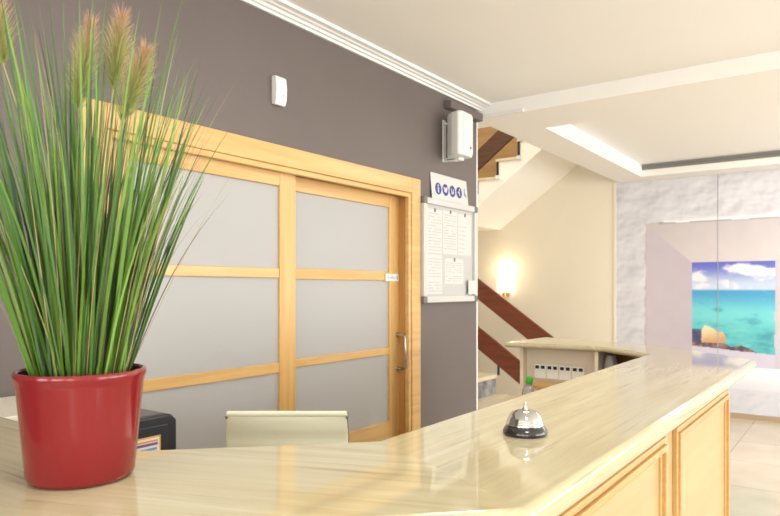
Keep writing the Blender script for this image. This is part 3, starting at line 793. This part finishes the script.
# ================================================================== STAIRS
# lower flight: marble steps, mahogany planks as balustrade
SY0, SY1 = 5.45, 6.9
ls_ = root('staircase', (-3.5, 6.2, 0), 0, 'lower stair flight with beige marble steps and two sloping reddish-brown planks', 'staircase')
rise, run, nx = 0.2265, 0.317, -3.10
for k in range(6):
    xk = nx - k * run; zk = rise * (k + 1)
    MB().box(xk - run - 0.02, xk, SY0, SY1, zk - 0.045, zk).build('tread', M['stone_step'], ls_, bevel=0.004)
    MB().box(xk - run, xk - 0.02, SY0, SY1, 0, zk - 0.045).build('step', M['riser'], ls_)
slp = 0.706
def plank(xa, xb, z_at, x_ref, th, y0, y1, name, mat, par, s):
    za, zb = z_at + s * (xa - x_ref), z_at + s * (xb - x_ref)
    return MB().prism([(xa, za), (xb, zb), (xb, zb - th), (xa, za - th)], 'y', y0, y1).build(name, mat, par, bevel=0.006)
plank(-5.0, -2.55, H + 0.0917, -3.67, 0.25, 6.95, 6.985, 'rail_plank', M['mahogany'], ls_, -slp)
plank(-5.0, -2.55, H - 0.476, -3.67, 0.27, 6.95, 6.985, 'rail_plank', M['mahogany'], ls_, -slp)
for k in (0, 1, 3):
    xq = nx - k * run - 0.01; zq = H - 0.476 - 0.27 - slp * (xq + 3.67)
    MB().box(xq - 0.007, xq + 0.007, 6.93, 6.965, min(zq, rise * (k + 1)) - 0.02, zq + 0.012).build('plank_bracket', M['black'], ls_)

# upper flight
us = root('staircase', (-3.4, 7.6, H + 0.8), 0, 'upper stair flight under the ceiling with white sloping underside and dark plank', 'staircase')
r2, n2 = 0.2035, 0.27
xn0, zn0 = -3.467, H + 1.52
def soff(x): return H + 0.798 + 0.707 * (x + 4.02)
poly = [(-5.6, H + 0.798), (-4.02, H + 0.798), (-2.43, soff(-2.43))]
for k in range(3, -3, -1):
    zk = zn0 + k * r2 - 0.03
    poly += [(min(xn0 + (k + 1) * n2, -2.43), zk), (xn0 + k * n2, zk)]
zl_ = zn0 - 3 * r2 - 0.03
poly += [(xn0 - 2 * n2, zl_), (-5.6, zl_)]
MB().prism(poly, 'y', 7.03, YF - 0.002).build('flight_slab', M['stair_white'], us)
for k in range(3, -3, -1):
    xk = xn0 + k * n2; zk = zn0 + k * r2; xe = min(xk + n2, -2.425)
    td = MB().box(xk - 0.03, xe, 7.015, YF - 0.014, zk - 0.03, zk).build('tread', M['stone_step'], us, bevel=0.004)
    if k < 3:
        MB().box(xe - 0.022, xe + 0.004, 7.018, YF - 0.014, zk, zk + r2 - 0.03).build('riser', M['black'], us)
        MB().box(xe - 0.030, xe + 0.012, 7.008, 7.03, zk - 0.032, zk + 0.012).build('corner_block', M['white_plastic'], td, bevel=0.003)
plank(-4.3, -2.45, H + 1.660, -3.782, 0.25, 7.065, 7.10, 'rail_plank', M['walnut'], us, 0.74)
plank(-4.3, -2.45, H + 2.230, -3.782, 0.25, 7.065, 7.10, 'rail_plank', M['walnut'], us, 0.74)
# ochre streaked sheet on the stair wall above the flight
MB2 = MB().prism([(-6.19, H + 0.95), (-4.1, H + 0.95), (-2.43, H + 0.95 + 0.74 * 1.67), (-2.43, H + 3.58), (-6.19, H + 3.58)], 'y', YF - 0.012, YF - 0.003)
struct('wall_ochre', MB2, M['ochre'])

# wall lamp
lx, lz = -3.925, H + 0.09
la = root('wall_lamp', (lx, YF, lz - 0.2), 0, 'lit white wall lamp glowing on the cream stair wall', 'lamp')
half = [(lx + 0.115 * math.cos(PI + PI * k / 16), YF - 0.02 + 0.09 * math.sin(PI + PI * k / 16)) for k in range(17)]
MB().prism(half, 'z', lz - 0.15, lz + 0.12).build('lamp_shade', M['lamp_glow'], la, bevel=0.004)
MB().box(lx - 0.05, lx + 0.05, YF - 0.02, YF, lz - 0.20, lz + 0.06).cyl((lx, YF - 0.05, lz - 0.205), (lx, YF - 0.05, lz - 0.15), 0.022, 14).build('lamp_base', M['brass'], la)

# ================================================================== MURAL
def smooth(a_, b_, x): 
    t = min(1, max(0, (x - a_) / (b_ - a_))); return t * t * (3 - 2 * t)
def mixc(a_, b_, t): return tuple(p + (q - p) * t for p, q in zip(a_, b_))
def fbm(x, y, o=4):
    s, am, tot = 0, 1, 0
    for k in range(o):
        s += am * noise.noise((x * 2 ** k, y * 2 ** k, 3.7 + k * 5)); tot += am; am *= 0.5
    return s / tot
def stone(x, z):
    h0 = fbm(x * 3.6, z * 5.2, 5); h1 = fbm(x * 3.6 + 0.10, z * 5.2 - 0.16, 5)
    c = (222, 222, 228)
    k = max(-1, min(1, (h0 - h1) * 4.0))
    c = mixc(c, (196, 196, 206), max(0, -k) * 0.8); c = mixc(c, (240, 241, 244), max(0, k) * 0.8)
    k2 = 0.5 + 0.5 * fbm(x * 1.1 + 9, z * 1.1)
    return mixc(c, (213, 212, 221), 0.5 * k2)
BOULDER = [(-1.483, -0.625), (-1.478, -0.485), (-1.447, -0.425), (-1.365, -0.455), (-1.316, -0.495), (-1.257, -0.497), (-1.226, -0.552), (-1.236, -0.622)]
def in_poly(x, z, pts):
    ins = False; j_ = len(pts) - 1
    for i_ in range(len(pts)):
        (xa, za), (xb, zb) = pts[i_], pts[j_]
        if (za > z) != (zb > z) and x < (xb - xa) * (z - za) / (zb - za) + xa: ins = not ins
        j_ = i_
    return ins
def print_col(x, z):
    """colour of the printed wallpaper: stone wall, deep niche, window to the sea"""
    NX0, NX1, NT = -2.10, 0.25, 0.772
    SX0, SX1, ST_ = -1.580, -0.748, 0.297
    jx = 0.03 * fbm(0.5, z * 5); jz = 0.022 * fbm(x * 4, 0.7)
    sb = -0.665 - 0.075 * (x - SX0)
    e1 = 0.006 * noise.noise((x * 6, z * 6, 7.0))
    if SX0 + e1 < x < SX1 + e1 and sb + e1 < z < ST_ + e1:
        hz = -0.028
        if z > hz:
            t = (z - hz) / (ST_ - hz)
            c = mixc((196, 214, 240), (92, 100, 200), smooth(0.15, 1.0, t))
            n = fbm(x * 5.0 + 2.0, z * 9.0 + 1, 5)
            bank = smooth(0.5, 0.1, abs(t - 0.20) * 1.6) * 0.55 if x < -1.2 else 0.15
            cx = smooth(0.25, 0.02, math.hypot((x + 1.02) * 0.75, (z - 0.205) * 2.0)) * 0.62
            cx2 = smooth(0.22, 0.02, math.hypot((x + 0.82), (z - 0.15) * 2.2)) * 0.5
            cx3 = smooth(0.24, 0.02, math.hypot((x + 1.50) * 0.9, (z - 0.12) * 1.9)) * 0.55
            k = smooth(0.12, 0.50, n * 0.9 + max(bank * 0.6, cx, cx2, cx3) - 0.02)
            c = mixc(c, (238, 238, 244), k)
            c = mixc((120, 170, 215), c, smooth(0.0, 0.05, t))
        else:
            t = (hz - z) / (hz - sb)
            c = mixc((70, 160, 210), (112, 214, 220), smooth(0.02, 0.38, t))
            c = mixc(c, (92, 196, 200), smooth(0.4, 0.75, t))
            n = fbm(x * 6, z * 14 + 4, 4)
            c = mixc(c, (52, 138, 160), smooth(0.0, 0.6, n + 0.5 * (t - 0.5)) * 0.6)
            c = mixc(c, (130, 220, 205), smooth(0.12, 0.5, -n + 0.2 * t - 0.1) * 0.5)
            rk = 0.80 + 0.10 * noise.noise((x * 7, 0.5, 0)) + 0.20 * (x - SX0) / (SX1 - SX0) - 0.10 * smooth(-1.25, -1.58, x) + 0.03 * n
            if t > rk:
                q = fbm(x * 16, z * 18, 4)
                c = mixc((92, 72, 84), (168, 132, 116), smooth(-0.25, 0.4, q))
                c = mixc(c, (58, 62, 92), smooth(0.1, 0.4, -q) * 0.7)
            # pale boulder
            if in_poly(x + 0.006 * noise.noise((x * 20, z * 20, 0)), z, BOULDER):
                c = mixc((205, 160, 110), (250, 224, 182), smooth(-0.62, -0.44, z + 0.25 * (x + 1.35) * -1 + 0.04 * fbm(x * 12, z * 12, 3)))
            elif x < -1.47 and -0.62 < z < -0.47 + 0.04 * noise.noise((x * 14, 0, 0)):
                c = mixc(c, (48, 62, 112), 0.65)
        return mixc(c, (200, 200, 206), 0.12)
    zsill = -0.875
    if z < zsill - 0.25: return mixc(stone(x, z), (206, 209, 222), 0.35)
    if z < zsill and x > NX0: return mixc((244, 244, 248), (224, 225, 234), smooth(zsill - 0.05, zsill - 0.25, z))
    if x < NX0 + jx: return stone(x, z)
    if z > NT + jz:
        c = stone(x, z)
        if x > NX0 + 0.2: c = mixc((246, 246, 248), c, smooth(NT + 0.004 + jz, NT + 0.05, z))
        return c
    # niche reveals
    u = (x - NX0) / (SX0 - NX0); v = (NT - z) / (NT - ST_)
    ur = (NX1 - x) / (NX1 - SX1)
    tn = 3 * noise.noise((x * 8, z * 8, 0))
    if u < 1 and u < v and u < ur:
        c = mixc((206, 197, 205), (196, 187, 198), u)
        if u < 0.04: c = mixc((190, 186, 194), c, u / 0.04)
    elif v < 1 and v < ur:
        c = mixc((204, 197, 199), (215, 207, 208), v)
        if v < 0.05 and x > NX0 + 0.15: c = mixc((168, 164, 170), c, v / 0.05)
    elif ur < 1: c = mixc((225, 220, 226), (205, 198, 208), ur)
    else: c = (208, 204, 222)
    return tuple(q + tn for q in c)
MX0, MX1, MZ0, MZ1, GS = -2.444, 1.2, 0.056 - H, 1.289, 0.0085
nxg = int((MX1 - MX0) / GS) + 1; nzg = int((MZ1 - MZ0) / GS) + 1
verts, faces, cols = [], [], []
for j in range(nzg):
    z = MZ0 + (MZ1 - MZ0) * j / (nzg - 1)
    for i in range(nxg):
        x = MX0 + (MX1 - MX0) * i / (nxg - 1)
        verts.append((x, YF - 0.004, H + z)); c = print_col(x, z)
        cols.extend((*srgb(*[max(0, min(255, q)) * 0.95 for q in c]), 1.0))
for j in range(nzg - 1):
    for i in range(nxg - 1):
        a_ = j * nxg + i; faces.append((a_, a_ + 1, a_ + nxg + 1, a_ + nxg))
mw = root('wall_mural', ((MX0 + MX1) / 2, YF, H + MZ0), 0, 'printed wall mural of a white stone niche opening onto turquoise sea and sky', 'mural')
me = bpy.data.meshes.new('mural_print'); me.from_pydata(verts, [], faces)
ca = me.color_attributes.new('Col', 'FLOAT_COLOR', 'POINT'); ca.data.foreach_set('color', cols)
me.materials.append(M['mural'])
mo = bpy.data.objects.new('mural_print', me); C.objects.link(mo); mo.parent = mw
me.transform(WORLD[mw.name].inverted()); WORLD[mo.name] = WORLD[mw.name]
sm_ = MB()
for x in (-1.308, -0.05):
    sm_.box(x - 0.004, x + 0.004, YF - 0.0065, YF - 0.0045, H + MZ0, H + MZ1)
sm_.build('sheet_seam', plain('seam_grey', (0.36, 0.36, 0.40), 0.8), mw)

# ================================================================== LIGHT
def area(name, loc, rot, sx_, sy_, power, col=(1, 1, 1)):
    l = bpy.data.lights.new(name, 'AREA'); l.shape = 'RECTANGLE'; l.size = sx_; l.size_y = sy_; l.energy = power; l.color = col
    o = bpy.data.objects.new(name, l); C.objects.link(o); o.location = loc; o.rotation_euler = rot
    return o
area('daylight_street_side', (4.56, 4.2, 1.45), (0, math.radians(100), 0), 2.2, 7.5, 215, (1.0, 0.99, 0.97))
area('daylight_entrance', (1.0, -3.19, 1.65), (math.radians(98), 0, 0), 6.0, 1.7, 115, (1.0, 0.98, 0.95))
area('desk_downlight', (0.15, 0.35, ZC - 0.03), (0, 0, 0), 0.35, 0.35, 9, (1.0, 0.96, 0.90))
area('desk_downlight', (-0.9, 2.3, ZC - 0.03), (0, 0, 0), 0.35, 0.35, 9, (1.0, 0.96, 0.90))
area('office_fill_light', (-5.1, 1.0, 1.6), (0, math.radians(-90), 0), 2.0, 2.2, 62, (0.94, 0.97, 1.0))  # unseen source added behind the door to light the frosted panes
area('lobby_fill_light', (0.6, 6.4, TZ - 0.02), (0, 0, 0), 3.0, 1.6, 36, (1.0, 0.97, 0.92))  # added fill without a fixture, brightens far floor, mural and cream wall
l = bpy.data.lights.new('wall_lamp_bulb', 'POINT'); l.energy = 2.2; l.color = (1.0, 0.80, 0.50); l.shadow_soft_size = 0.08
o = bpy.data.objects.new('wall_lamp_bulb', l); C.objects.link(o); o.location = (lx, YF - 0.16, lz + 0.16)
area('stairwell_lamp', (-4.0, 6.0, H + 3.4), (0, 0, 0), 1.6, 1.6, 34, (1.0, 0.90, 0.76))

wd = bpy.data.worlds.new('daylight'); bpy.context.scene.world = wd; wd.use_nodes = True
bgn = wd.node_tree.nodes['Background']; bgn.inputs['Color'].default_value = (0.97, 0.98, 1.0, 1); bgn.inputs['Strength'].default_value = 0.75

# ================================================================== CAMERA
cd_ = bpy.data.cameras.new('camera'); cam = bpy.data.objects.new('camera', cd_); C.objects.link(cam)
cam.location = (0, 0, H); cam.rotation_euler = (math.radians(90), 0, TH)
cd_.sensor_width = 36.0; cd_.lens = F / 780 * 36.0
cd_.shift_y = (288 - 258) / 780.0
cd_.clip_start = 0.05
cd_.dof.use_dof = True; cd_.dof.focus_distance = 1.8; cd_.dof.aperture_fstop = 8.0
sc = bpy.context.scene; sc.camera = cam
sc.view_settings.view_transform = 'Standard'; sc.view_settings.look = 'None'
sc.view_settings.gamma = 1.0; sc.view_settings.use_curve_mapping = False
sc.view_settings.exposure = 0.95
